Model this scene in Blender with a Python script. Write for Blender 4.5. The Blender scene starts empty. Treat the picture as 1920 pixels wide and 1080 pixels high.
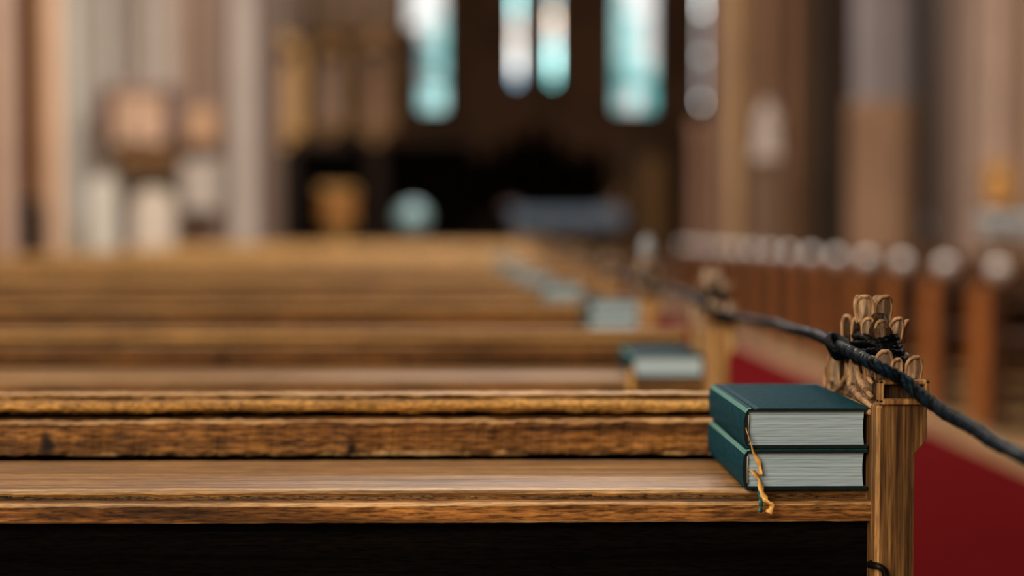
import bpy, bmesh, math, random
from mathutils import Vector, Matrix, noise
C = bpy.context.scene.collection
PI = math.pi
# ------------------------------------------------------------------ camera, world, lights, exposure
EYE = 1.04
F = 2667.0                       # 50 mm lens, in pixels of a 1920 wide frame
cam_d = bpy.data.cameras.new('camera'); cam = bpy.data.objects.new('camera', cam_d); C.objects.link(cam)
cam_d.lens = 50.0; cam_d.sensor_width = 36.0; cam_d.clip_start = 0.02; cam_d.clip_end = 200
YAW = math.atan(43 / F); PITCH = math.atan(108 / F)
cam.location = (0, 0, EYE); cam.rotation_euler = (PI / 2 - PITCH, 0, -YAW)
cam_d.dof.use_dof = True; cam_d.dof.focus_distance = 1.135; cam_d.dof.aperture_fstop = 1.75
S = bpy.context.scene
S.camera = cam
S.view_settings.view_transform = 'Standard'; S.view_settings.look = 'None'
S.view_settings.gamma = 1.0; S.view_settings.use_curve_mapping = False
S.view_settings.exposure = 0.0
w = bpy.data.worlds.new('world'); S.world = w; w.use_nodes = True
w.node_tree.nodes['Background'].inputs[0].default_value = (0.55, 0.7, 0.9, 1)
w.node_tree.nodes['Background'].inputs[1].default_value = 0.3

def area(name, loc, target, sx, sy, power, col):
    l = bpy.data.lights.new(name, 'AREA'); l.shape = 'RECTANGLE'; l.size = sx; l.size_y = sy
    l.energy = power; l.color = col
    o = bpy.data.objects.new(name, l); C.objects.link(o); o.location = loc
    o.rotation_euler = (Vector(target) - Vector(loc)).to_track_quat('-Z', 'Y').to_euler()
    return o
area('west_fill', (-4.2, -4.5, 4.8), (0.3, 2.5, 0.8), 4.5, 4.5, 680, (1.0, 0.80, 0.58))  # added unseen fill, brightens the pew backs and book spines
area('high_fill_north', (-2.8, 9.0, 9.5), (1.5, 9.0, 0.5), 3, 14, 800, (1.0, 0.88, 0.74))  # added lamp out of view, brightens the pew tops from the left
area('high_fill_south', (6.3, 10.0, 9.5), (-1.0, 12.0, 0.5), 3, 14, 900, (1.0, 0.86, 0.70))  # matching added lamp on the right, also out of view
area('east_glint_fill', (-1.0, 30.0, 12.0), (-0.5, 2.0, 0.8), 15, 3, 2300, (1.0, 0.93, 0.86))  # added lamp hung before the apse, gives glints on the tops
area('left_pillar_fill', (0.5, 8.0, 8.0), (-4.0, 18.0, 1.5), 3, 3, 650, (0.95, 0.95, 0.95))  # added lamp above the nave, brightens the left pillars

# ------------------------------------------------------------------ helpers
_RI = cam.rotation_euler.to_matrix()
def at(x, y, Y):
    """pixel of the photograph -> the point on the plane at distance Y up the nave"""
    d = _RI @ Vector(((x - 960) / F, (540 - y) / F, -1.0))
    t = Y / d.y
    return Vector((d.x * t, Y, EYE + d.z * t))

def link_mesh(name, verts, faces, mat, parent=None, smooth=False):
    me = bpy.data.meshes.new(name); me.from_pydata([tuple(v) for v in verts], [], faces)
    bm = bmesh.new(); bm.from_mesh(me); bmesh.ops.recalc_face_normals(bm, faces=bm.faces)
    bm.to_mesh(me); bm.free()
    if smooth:
        for p in me.polygons: p.use_smooth = True
    me.materials.append(mat)
    o = bpy.data.objects.new(name, me); C.objects.link(o)
    if parent is not None: o.parent = parent
    return o

class MB:
    def __init__(s): s.v = []; s.f = []
    def add(s, vs, fs):
        n = len(s.v); s.v += [Vector(v) for v in vs]; s.f += [tuple(i + n for i in f) for f in fs]; return s
    def box(s, x0, x1, y0, y1, z0, z1, b=0.0):
        bm = bmesh.new(); bmesh.ops.create_cube(bm, size=1.0)
        for v in bm.verts:
            v.co = Vector(((x0 + x1) / 2 + v.co.x * (x1 - x0), (y0 + y1) / 2 + v.co.y * (y1 - y0), (z0 + z1) / 2 + v.co.z * (z1 - z0)))
        if b > 0: bmesh.ops.bevel(bm, geom=bm.edges[:], offset=b, segments=2, affect='EDGES', profile=0.5)
        bm.verts.index_update()
        s.add([v.co.copy() for v in bm.verts], [tuple(v.index for v in f.verts) for f in bm.faces]); bm.free(); return s
    def prism(s, pts, axis, a0, a1):
        """pts: 2-D outline; axis 'x' -> (y,z), 'y' -> (x,z), 'z' -> (x,y)"""
        n = len(pts)
        def mk(p, a):
            return {'x': (a, p[0], p[1]), 'y': (p[0], a, p[1]), 'z': (p[0], p[1], a)}[axis]
        vs = [mk(p, a0) for p in pts] + [mk(p, a1) for p in pts]
        fs = [tuple(range(n)), tuple(range(2 * n - 1, n - 1, -1))] + [(i, (i + 1) % n, n + (i + 1) % n, n + i) for i in range(n)]
        return s.add(vs, fs)
    def lathe(s, prof, seg=20, cx=0, cy=0, sx=1, sy=1, start=0.0):
        vs = []; n = len(prof)
        for r, z in prof:
            for k in range(seg):
                a = start + 2 * PI * k / seg; vs.append((cx + math.cos(a) * r * sx, cy + math.sin(a) * r * sy, z))
        fs = []
        for i in range(n - 1):
            for k in range(seg):
                fs.append((i * seg + k, i * seg + (k + 1) % seg, (i + 1) * seg + (k + 1) % seg, (i + 1) * seg + k))
        fs.append(tuple(range(seg))); fs.append(tuple(range(n * seg - 1, (n - 1) * seg - 1, -1)))
        return s.add(vs, fs)
    def tube(s, pts, r, seg=8, closed=False, flat=1.0):
        pts = [Vector(p) for p in pts]; n = len(pts)
        rad = r if isinstance(r, (list, tuple)) else [r] * n
        vs = []; up = Vector((0, 0, 1)); prev = None
        for i, p in enumerate(pts):
            a = pts[(i - 1) % n] if closed else pts[max(i - 1, 0)]; b = pts[(i + 1) % n] if closed else pts[min(i + 1, n - 1)]
            t = (b - a).normalized()
            if prev is None:
                u = t.cross(up);
                if u.length < 1e-4: u = t.cross(Vector((1, 0, 0)))
            else: u = prev - t * prev.dot(t)
            u.normalize(); prev = u; q = t.cross(u)
            for k in range(seg):
                an = 2 * PI * k / seg; vs.append(p + u * math.cos(an) * rad[i] + q * math.sin(an) * rad[i] * flat)
        fs = []
        for i in range(n if closed else n - 1):
            j = (i + 1) % n
            for k in range(seg): fs.append((i * seg + k, i * seg + (k + 1) % seg, j * seg + (k + 1) % seg, j * seg + k))
        if not closed: fs.append(tuple(range(seg))); fs.append(tuple(range(n * seg - 1, (n - 1) * seg - 1, -1)))
        return s.add(vs, fs)
    def build(s, name, mat, parent=None, smooth=False): return link_mesh(name, s.v, s.f, mat, parent, smooth)

def empty(name, loc=(0, 0, 0)):
    o = bpy.data.objects.new(name, None); C.objects.link(o); o.location = loc; o.empty_display_size = 0.1; return o
def tag(o, label, cat, group=None, kind=None):
    o['label'] = label; o['category'] = cat
    if group: o['group'] = group
    if kind: o['kind'] = kind
    return o
def struct(o, label=None):
    o['kind'] = 'structure'
    if label: o['label'] = label
    return o
def copy_tree(o, parent=None):
    c = o.copy(); C.objects.link(c); c.parent = parent
    for ch in list(o.children): copy_tree(ch, c)
    return c
def catmull(P, n):
    P = [Vector(p) for p in P]; out = []
    for i in range(len(P) - 1):
        p0 = P[max(i - 1, 0)]; p1 = P[i]; p2 = P[i + 1]; p3 = P[min(i + 2, len(P) - 1)]
        m = n if isinstance(n, int) else max(2, int((p2 - p1).length / n))
        for k in range(m):
            t = k / m
            out.append(0.5 * ((2 * p1) + (-p0 + p2) * t + (2 * p0 - 5 * p1 + 4 * p2 - p3) * t * t + (-p0 + 3 * p1 - 3 * p2 + p3) * t ** 3))
    out.append(P[-1]); return out
def lin(r, g, b):
    f = lambda c: (c / 255 / 12.92) if c / 255 <= .04045 else ((c / 255 + .055) / 1.055) ** 2.4
    return (f(r), f(g), f(b), 1)

# ------------------------------------------------------------------ materials
def mat_base(name):
    m = bpy.data.materials.new(name); m.use_nodes = True
    return m, m.node_tree.nodes, m.node_tree.links, m.node_tree.nodes['Principled BSDF']
def mapped(N, L, scale, rnd=True):
    tc = N.new('ShaderNodeTexCoord'); mp = N.new('ShaderNodeMapping'); mp.inputs['Scale'].default_value = scale
    if rnd:
        oi = N.new('ShaderNodeObjectInfo'); vm = N.new('ShaderNodeVectorMath'); vm.operation = 'SCALE'
        cmb = N.new('ShaderNodeCombineXYZ')
        for i in range(3): L.new(oi.outputs['Random'], cmb.inputs[i])
        L.new(cmb.outputs[0], vm.inputs[0]); vm.inputs['Scale'].default_value = 7.0
        ad = N.new('ShaderNodeVectorMath'); L.new(tc.outputs['Object'], ad.inputs[0]); L.new(vm.outputs[0], ad.inputs[1])
        L.new(ad.outputs[0], mp.inputs['Vector'])
    else: L.new(tc.outputs['Object'], mp.inputs['Vector'])
    return mp
def noise_n(N, L, vec, scale, detail=4, rough=.6, dist=0.0):
    n = N.new('ShaderNodeTexNoise'); n.inputs['Scale'].default_value = scale; n.inputs['Detail'].default_value = detail
    n.inputs['Roughness'].default_value = rough; n.inputs['Distortion'].default_value = dist
    L.new(vec, n.inputs['Vector']); return n.outputs['Fac']
def ramp(N, L, fac, stops):
    r = N.new('ShaderNodeValToRGB'); e = r.color_ramp.elements
    e[0].position, e[0].color = stops[0]; e[1].position, e[1].color = stops[-1]
    for p, c in stops[1:-1]: k = e.new(p); k.color = c
    L.new(fac, r.inputs[0]); return r.outputs[0]
def mixc(N, L, fac, a, b, mode='MIX'):
    m = N.new('ShaderNodeMix'); m.data_type = 'RGBA'; m.blend_type = mode
    if isinstance(fac, float): m.inputs[0].default_value = fac
    else: L.new(fac, m.inputs[0])
    for s, v in ((m.inputs[6], a), (m.inputs[7], b)):
        if isinstance(v, tuple): s.default_value = v
        else: L.new(v, s)
    return m.outputs[2]
def wood(name, axis, dark, mid, light, rough=.38, grime=.6, knots=(), grain=1.0, bump=.5, fleck=1.0, fs=.8):
    m, N, L, B = mat_base(name)
    i = 'xyz'.index(axis)
    sc = [55 * grain] * 3; sc[i] = 1.6
    v1 = mapped(N, L, sc).outputs[0]
    g1 = noise_n(N, L, v1, 1.6, 6, .62, .6)
    sc2 = [480 * grain] * 3; sc2[i] = 62 * fleck
    g2 = noise_n(N, L, mapped(N, L, sc2).outputs[0], 1.0, 3, .6)
    sc4 = [260 * grain] * 3; sc4[i] = 5
    g4 = noise_n(N, L, mapped(N, L, sc4).outputs[0], 1.0, 4, .6)
    sc3 = [16] * 3; sc3[i] = 3.0
    g3 = noise_n(N, L, mapped(N, L, sc3).outputs[0], 1.5, 5, .65)
    col = ramp(N, L, g1, [(.30, dark), (.47, mid), (.66, light)])
    fl = ramp(N, L, g2, [(.38, (.22, .17, .13, 1)), (.50, (.95, .93, .9, 1)), (.66, (1.6, 1.55, 1.4, 1))])
    col = mixc(N, L, fs, col, fl, 'MULTIPLY')
    ln4 = ramp(N, L, g4, [(.38, (.30, .24, .18, 1)), (.50, (1, 1, 1, 1))])
    col = mixc(N, L, .7, col, ln4, 'MULTIPLY')
    gr = ramp(N, L, g3, [(.36, (1 - grime, 1 - grime, 1 - grime, 1)), (.56, (1, 1, 1, 1))])
    col = mixc(N, L, 1.0, col, gr, 'MULTIPLY')
    if knots:
        tc = N.new('ShaderNodeTexCoord')
        wv = N.new('ShaderNodeTexNoise'); wv.inputs['Scale'].default_value = 60; L.new(tc.outputs['Object'], wv.inputs['Vector'])
        off = N.new('ShaderNodeVectorMath'); off.operation = 'MULTIPLY_ADD'
        L.new(wv.outputs['Color'], off.inputs[0]); off.inputs[1].default_value = (.010, 0, .010); L.new(tc.outputs['Object'], off.inputs[2])
        for kx, ky, kz in knots:
            sb = N.new('ShaderNodeVectorMath'); sb.operation = 'SUBTRACT'; L.new(off.outputs[0], sb.inputs[0]); sb.inputs[1].default_value = (kx + .005, ky, kz + .005)
            s2 = N.new('ShaderNodeVectorMath'); s2.operation = 'MULTIPLY'; L.new(sb.outputs[0], s2.inputs[0]); s2.inputs[1].default_value = (1, 0, .6)
            ln = N.new('ShaderNodeVectorMath'); ln.operation = 'LENGTH'; L.new(s2.outputs[0], ln.inputs[0])
            k = ramp(N, L, ln.outputs['Value'], [(.0035, (0.02, .012, .008, 1)), (.0075, (1, 1, 1, 1))])
            col = mixc(N, L, 1.0, col, k, 'MULTIPLY')
    L.new(col, B.inputs['Base Color']); B.inputs['Specular IOR Level'].default_value = .45; B.inputs['IOR'].default_value = 1.36
    rr = N.new('ShaderNodeMapRange'); L.new(g3, rr.inputs[0]); rr.inputs[3].default_value = rough + .18; rr.inputs[4].default_value = rough - .08
    L.new(rr.outputs[0], B.inputs['Roughness'])
    bp = N.new('ShaderNodeBump'); bp.inputs['Strength'].default_value = bump; bp.inputs['Distance'].default_value = .0012
    ad = N.new('ShaderNodeMath'); L.new(g1, ad.inputs[0]); L.new(g2, ad.inputs[1]); L.new(ad.outputs[0], bp.inputs['Height'])
    L.new(bp.outputs[0], B.inputs['Normal'])
    return m
def stone(name, c, var=.25, sc=2.0, rough=.8):
    m, N, L, B = mat_base(name)
    n1 = noise_n(N, L, mapped(N, L, (sc,) * 3).outputs[0], 1.0, 5, .6)
    d = tuple(x * (1 - var) for x in c[:3]) + (1,); l = tuple(min(1, x * (1 + var)) for x in c[:3]) + (1,)
    L.new(ramp(N, L, n1, [(.3, d), (.7, l)]), B.inputs['Base Color']); B.inputs['Roughness'].default_value = rough
    bp = N.new('ShaderNodeBump'); bp.inputs['Strength'].default_value = .3; bp.inputs['Distance'].default_value = .01
    n2 = noise_n(N, L, mapped(N, L, (sc * 12,) * 3).outputs[0], 1.0, 4, .6); L.new(n2, bp.inputs['Height']); L.new(bp.outputs[0], B.inputs['Normal'])
    return m
def plain(name, c, rough=.5, spec=.5, metal=0.0, sc=40, var=.2, bump=.15):
    m, N, L, B = mat_base(name)
    n1 = noise_n(N, L, mapped(N, L, (sc,) * 3).outputs[0], 1.0, 4, .6)
    d = tuple(x * (1 - var) for x in c[:3]) + (1,); l = tuple(min(1, x * (1 + var)) for x in c[:3]) + (1,)
    L.new(ramp(N, L, n1, [(.35, d), (.65, l)]), B.inputs['Base Color'])
    B.inputs['Roughness'].default_value = rough; B.inputs['Specular IOR Level'].default_value = spec; B.inputs['Metallic'].default_value = metal
    bp = N.new('ShaderNodeBump'); bp.inputs['Strength'].default_value = bump; bp.inputs['Distance'].default_value = .0008
    L.new(n1, bp.inputs['Height']); L.new(bp.outputs[0], B.inputs['Normal'])
    return m
W_D, W_M, W_L = (.055, .020, .006, 1), (.24, .105, .030, 1), (.46, .235, .082, 1)
_k1 = at(90, 829, 1.30); _k2 = at(660, 843, 1.30)
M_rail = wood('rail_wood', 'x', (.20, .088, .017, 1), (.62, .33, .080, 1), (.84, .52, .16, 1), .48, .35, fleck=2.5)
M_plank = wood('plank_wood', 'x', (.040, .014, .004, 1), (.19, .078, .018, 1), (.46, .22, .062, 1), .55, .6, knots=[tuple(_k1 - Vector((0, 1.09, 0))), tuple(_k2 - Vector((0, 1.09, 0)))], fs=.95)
M_shelf = wood('shelf_wood', 'x', (.15, .066, .018, 1), (.34, .170, .048, 1), (.50, .275, .09, 1), .46, .3, bump=.3, fs=.4)
M_edge = wood('edge_wood', 'x', (.03, .018, .010, 1), (.17, .105, .050, 1), (.34, .22, .11, 1), .6, .7, fleck=2.5, fs=.9)
M_strip = wood('strip_wood', 'x', (.07, .025, .006, 1), (.33, .138, .034, 1), (.56, .27, .08, 1), .5, .6)
M_wornlit = wood('worn_lit_edge_wood', 'x', (.34, .19, .08, 1), (.58, .35, .15, 1), (.76, .52, .28, 1), .45, .3, fs=.4)  # edge highlights put into the colour, together with bare-wood wear
M_wornlitz = wood('worn_lit_edge_wood_upright', 'z', (.22, .11, .04, 1), (.44, .24, .09, 1), (.62, .38, .17, 1), .5, .4, fs=.4)  # upright edges: catching light put into the colour, with some wear
M_post = wood('post_wood', 'z', (.012, .006, .002, 1), (.13, .066, .022, 1), (.38, .22, .085, 1), .55, .25, grain=.9, fs=.75, fleck=.25)
M_post2 = wood('golden_post_wood', 'z', (.28, .14, .05, 1), (.62, .36, .14, 1), (.80, .54, .27, 1), .5, .15, grain=1.2, fs=.3)
M_carve = wood('carved_wood', 'z', (.12, .075, .045, 1), (.42, .29, .19, 1), (.70, .55, .42, 1), .30, .6, grain=.8, fs=.5)
M_carve.node_tree.nodes['Principled BSDF'].inputs['Specular IOR Level'].default_value = .6
M_blackwood_shade = wood('black_wood_and_shade', 'x', (.001, .0008, .0006, 1), (.002, .0015, .0011, 1), (.004, .003, .002, 1), .9, .3)  # near-black wood; under pew shelves and in gaps it stands for shade
M_blackwood_shade.node_tree.nodes['Principled BSDF'].inputs['Specular IOR Level'].default_value = .1
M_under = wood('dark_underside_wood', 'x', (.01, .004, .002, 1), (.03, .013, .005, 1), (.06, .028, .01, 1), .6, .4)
M_rimw = wood('worn_rim_wood', 'z', (.20, .10, .04, 1), (.48, .29, .15, 1), (.66, .44, .26, 1), .40, .3, grain=.8, fs=.25)
M_palecarve = wood('pale_worn_carving', 'z', (.34, .28, .23, 1), (.60, .52, .45, 1), (.80, .74, .68, 1), .3, .2, grain=.8, fs=.2)
M_palecarve.node_tree.nodes['Principled BSDF'].inputs['Specular IOR Level'].default_value = .7
M_recess = wood('dark_wood_and_recess_shade', 'z', (.01, .006, .003, 1), (.04, .022, .01, 1), (.09, .05, .022, 1), .5, .4)  # shade of carved hollows put into the colour; also plain dark wood
M_red = wood('red_brown_wood', 'z', (.26, .07, .013, 1), (.60, .20, .042, 1), (.78, .33, .085, 1), .5, .5)
M_redshade = wood('red_brown_wood_shaded', 'x', (.02, .007, .002, 1), (.075, .027, .008, 1), (.13, .052, .016, 1), .5, .5)  # grain along x; shade between the pews put into the colour
M_gold = plain('gilded_wood', (.60, .33, .10, 1), .45, .5, .15, 6, .35)
M_lect = wood('golden_oak', 'z', (.24, .11, .03, 1), (.55, .30, .09, 1), (.70, .42, .15, 1), .45, .4)
M_bluestone = stone('pale_blue_stone', (.50, .56, .60, 1), .1, 5, .35)
M_pale = stone('pale_statue_stone', (.50, .40, .32, 1), .2, 5)
M_cover = plain('teal_book_cloth', (.011, .060, .092, 1), .45, 0.08, 0, 260, .25, .35)
M_cover.node_tree.nodes['Principled BSDF'].inputs['IOR'].default_value = 1.10
M_spinelit = plain('spine_highlight_teal', (.10, .34, .33, 1), .35, .5, 0, 260, .2, .3)  # bright lines on the spine edge: highlight put into the colour
M_cover2 = plain('dark_board_edge', (.004, .010, .012, 1), .4, .4, 0, 260, .2, .2)
M_gild = plain('gold_ribbon', (.80, .46, .13, 1), .35, .5, 0, 300, .12, .3)
M_tealrib = plain('teal_ribbon', (.01, .14, .17, 1), .4, .5, 0, 300, .12, .3)
M_iron = plain('black_iron', (.008, .007, .007, 1), .5, .4, .6, 60, .3, .4)
M_darkblue = plain('navy_rope_fibre', (.0022, .010, .020, 1), .36, .06, 0, 420, .6, 1.0)
M_blackrope = plain('black_rope_fibre', (.0010, .0018, .003, 1), .36, .06, 0, 420, .5, 1.0)

def page_mat(nm='page_edges', k=1.0):
    m, N, L, B = mat_base(nm)
    K = lambda a, b, c_: (a * k, b * k, c_ * k, 1)
    n1 = noise_n(N, L, mapped(N, L, (4, 4, 900)).outputs[0], 1.0, 3, .7)
    n2 = noise_n(N, L, mapped(N, L, (9, 9, 130)).outputs[0], 1.0, 3, .5)
    c = ramp(N, L, n1, [(.3, K(.31, .44, .56)), (.55, K(.36, .50, .61)), (.75, K(.41, .55, .65))])
    c = mixc(N, L, .4, c, ramp(N, L, n2, [(.35, (.62, .70, .72, 1)), (.6, (1, 1, .98, 1))]), 'MULTIPLY')
    L.new(c, B.inputs['Base Color']); B.inputs['Roughness'].default_value = .55
    bp = N.new('ShaderNodeBump'); bp.inputs['Strength'].default_value = .6; bp.inputs['Distance'].default_value = .0006
    L.new(n1, bp.inputs['Height']); L.new(bp.outputs[0], B.inputs['Normal']); return m
M_page = page_mat(); M_page2 = page_mat('pale_page_edges', 1.5)
def carpet_mat():
    m, N, L, B = mat_base('red_carpet_pile')
    n1 = noise_n(N, L, mapped(N, L, (1.2,) * 3).outputs[0], 1.0, 4, .6); n2 = noise_n(N, L, mapped(N, L, (300,) * 3).outputs[0], 1.0, 2, .6)
    c = ramp(N, L, n1, [(.3, (.085, .0052, .0062, 1)), (.7, (.11, .0066, .0078, 1))])
    c = mixc(N, L, .4, c, ramp(N, L, n2, [(.3, (.6, .6, .6, 1)), (.7, (1, 1, 1, 1))]), 'MULTIPLY')
    L.new(c, B.inputs['Base Color']); B.inputs['Roughness'].default_value = 1; B.inputs['Specular IOR Level'].default_value = 0
    return m
M_carpet = carpet_mat()
def floor_mat():
    m, N, L, B = mat_base('tan_stone_floor')
    n1 = noise_n(N, L, mapped(N, L, (1.5,) * 3, False).outputs[0], 1.0, 5, .6)
    c = ramp(N, L, n1, [(.3, (.20, .11, .045, 1)), (.7, (.30, .175, .08, 1))]); B.inputs['Specular IOR Level'].default_value = .15
    L.new(c, B.inputs['Base Color']); B.inputs['Roughness'].default_value = .5; return m
M_floor = floor_mat()
def glass_mat(name, strength, seed, cols, cell=(5.0, 1.0, 3.2), lo=.25):
    """backlit leaded glass: pieces of coloured glass of different brightness"""
    m, N, L, B = mat_base(name)
    tc = N.new('ShaderNodeTexCoord'); mp = N.new('ShaderNodeMapping'); mp.inputs['Scale'].default_value = cell; mp.inputs['Location'].default_value = (seed, seed * .7, seed * 1.3)
    L.new(tc.outputs['Object'], mp.inputs['Vector'])
    vo = N.new('ShaderNodeTexVoronoi'); vo.inputs['Scale'].default_value = 1.0; L.new(mp.outputs[0], vo.inputs['Vector'])
    sep = N.new('ShaderNodeSeparateColor'); L.new(vo.outputs['Color'], sep.inputs[0])
    n = len(cols); c = ramp(N, L, sep.outputs[0], [(i / (n - 1), k) for i, k in enumerate(cols)])
    mr = N.new('ShaderNodeMapRange'); L.new(sep.outputs[1], mr.inputs[0]); mr.inputs[3].default_value = strength * lo; mr.inputs[4].default_value = strength * (2 - lo)
    L.new(c, B.inputs['Emission Color']); L.new(mr.outputs[0], B.inputs['Emission Strength'])
    B.inputs['Base Color'].default_value = (.05, .08, .08, 1); B.inputs['Roughness'].default_value = .3
    return m

# ------------------------------------------------------------------ the setting
def sbox(name, x0, x1, y0, y1, z0, z1, mat):
    return struct(MB().box(x0, x1, y0, y1, z0, z1).build(name, mat))
M_wall = stone('brown_plaster', (.16, .11, .075, 1), .2, .6)
M_walld = stone('dark_apse_stone', (.15, .070, .028, 1), .45, .5)
M_ceil = stone('vault_plaster', (.30, .25, .20, 1), .1, .5)
sbox('floor', -8.2, 12.2, -8, 44, -.2, 0, M_floor)
sbox('wall_north', -8.2, -8, -8, 44, 0, 14, M_wall)
sbox('wall_south', 12, 12.2, -8, 44, 0, 14, M_wall)
sbox('wall_west', -8.2, 12.2, -8.2, -8, 0, 14, M_wall)
sbox('ceiling', -8.2, 12.2, -8, 44, 14, 14.2, M_ceil)
sbox('wall_chancel_north', -3.75, -3.45, 20.6, 42, 0, 14, stone('chancel_brown_stone', (.17, .10, .055, 1), .3, .6))
sbox('wall_chancel_south', 7.2, 7.5, 31, 42, 0, 14, M_wall)
carpet = MB().box(.62, 2.27, -4, 24, 0, .012, .004).build('carpet_runner', M_carpet)
tag(carpet, 'long plain dark red carpet runner lying along the aisle between the pews', 'carpet')
# chancel steps
st = MB()
for i in range(3): st.box(-3.4, 7.1, 25 + i * .38, 42, i * .15, (i + 1) * .15)
struct(st.build('trim_1', M_walld), 'dark stone steps up to the altar')

# apse wall with openings for the windows
WH, TE, PT, GY, PE, BG = (.86, .85, .81), (.20, .62, .60), (.48, .84, .81), (.42, .52, .50), (1, .70, .50), (.22, .36, .46)
LV = (.74, .64, .60)
YA = 42.0
wins = [(786, 834, 206, [(-330, -60, ((WH, 1.2), (PT, 1.1))), (-60, 30, ((WH, 1.25), (WH, 1.1))), (30, 80, ((WH, .95), (PT, 1.1))), (80, 110, ((TE, .35), (TE, 1.1))), (110, 135, ((GY, .7), (PT, 1.1))),
                         (135, 160, ((GY, .55), (TE, .8))), (160, 206, ((PT, .9), (PT, 1.3)))], 'tall window of pale teal glass, left of the two thin lancets'),
        (965, 972, 155, [(-330, -20, ((PT, 6.08),)), (-20, 25, ((PT, 6.84),)), (25, 55, ((WH, 5.32),)), (55, 70, ((PE, 5.32),)), (70, 100, ((WH, 6.46),)), (100, 135, ((WH, 7.22),)), (135, 155, ((BG, 7),))], 'thin lancet window with white and peach glass, left of its twin'),
        (1034, 1041, 155, [(-330, -20, ((GY, 6),)), (-20, 20, ((GY, 5),)), (20, 45, ((PE, 7.5),)), (45, 80, ((WH, 6.5),)), (80, 135, ((PT, 9.5),)), (135, 155, ((TE, 6),))], 'thin lancet window with teal glass, right of its twin'),
        (1154, 1228, 207, [(-330, -20, ((WH, 1.3), (WH, 1.2), (WH, 1.3))), (-20, 30, ((PT, .9), (WH, 1.1), (WH, 1.2))), (30, 75, ((PT, 1), (PT, .85), (WH, 1.1))), (75, 120, ((PT, .9), (PT, .95), (WH, 1.15))),
                           (120, 145, ((TE, .8), (PT, .9), (PT, 1.1))), (145, 165, ((TE, .6), (TE, .55), (TE, .6))), (165, 207, ((PT, .8), (WH, 1.1), (TE, 1.1)))], 'widest bright teal and white window, right of the two thin lancets'),
        (1313, 1319, 196, [(-330, -40, ((LV, 2.5),)), (-40, 10, ((WH, 6),)), (10, 24, ((WH, 9),)), (24, 96, ((LV, 2.4),)), (96, 110, ((WH, 5.32),)), (110, 184, ((LV, 2.2),)), (184, 196, ((WH, 8),))], 'dim greyish lancet window at the right end of the apse')]
def pane_glass(c, st):
    key = 'glass_%d_%d_%d_%d' % (c[0] * 100, c[1] * 100, c[2] * 100, st * 100)
    if key in bpy.data.materials: return bpy.data.materials[key]
    return glass_mat(key, st, 2.0, [tuple(x * .9 for x in c) + (1,), tuple(min(1, x * 1.1) for x in c) + (1,)], (9, 1, 9), .8)
edges = [at(690, 400, YA).x]
holes = []
for x0, x1, yb, *_ in wins:
    a = at(x0, yb, YA); b = at(x1, yb, YA); holes.append((a.x, b.x, a.z))
aw = MB(); prev = -8.2
for a, b, zb in holes:
    aw.box(prev, a, YA, YA + .5, 0, 14); aw.box(a, b, YA, YA + .5, 0, zb); aw.box(a, b, YA, YA + .5, at(960, -330, YA).z, 14); prev = b
aw.box(prev, 12.2, YA, YA + .5, 0, 14)
struct(aw.build('wall_east', M_walld))
M_lead = plain('lead_bars', (.012, .011, .010, 1), .6, .3)
for i, ((a, b, zb), (x0, x1, yb, rows, lab)) in enumerate(zip(holes, wins)):
    e = empty('window_%d' % (i + 1), (a, YA + .1, zb)); struct(e, lab)
    wdt = b - a; wide = wdt > .3; sd = .02 if wide else .004
    fr = MB(); fr.box(0, wdt, .1, .16, -.02, .01); fr.box(0, sd, .1, .16, 0, 8.4); fr.box(wdt - sd, wdt, .1, .16, 0, 8.4)
    for y0, y1, cs in rows: zz = at(960, y0, YA).z - zb; fr.box(0, wdt, .11, .15, zz - .008, zz + .008)
    fr.build('frame', M_lead, e)
    for y0, y1, cs in rows:
        n = len(cs); z1 = at(960, y0, YA).z - zb - .01; z0 = at(960, y1, YA).z - zb + .01
        for c, (col, stg) in enumerate(cs):
            g = .010 if wide else .001
            MB().box(sd * .8 + c * (wdt - 1.6 * sd) / n + g, sd * .8 + (c + 1) * (wdt - 1.6 * sd) / n - g, .12, .135, z0, z1).build('pane', pane_glass(col, stg * 1.12), e)
    ztop = at(960, -330, YA).z
# side light beside the first window, higher up
p0 = at(765, 52, YA); p1 = at(790, 52, YA)
e = empty('window_6', (p0.x, YA - .02, p0.z)); struct(e, 'short window high at the left of the tall teal one')
gm = pane_glass(WH, 1.1)
for r in range(3):
    MB().box(0, p1.x - p0.x, 0, .018, r * .7 + .02, r * .7 + .68).build('pane', gm, e)
MB().box(-.03, p1.x - p0.x + .0, -.01, .019, -.04, .0).box(-.03, -.002, -.01, .019, 0, 2.1).build('frame', M_lead, e)

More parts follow.
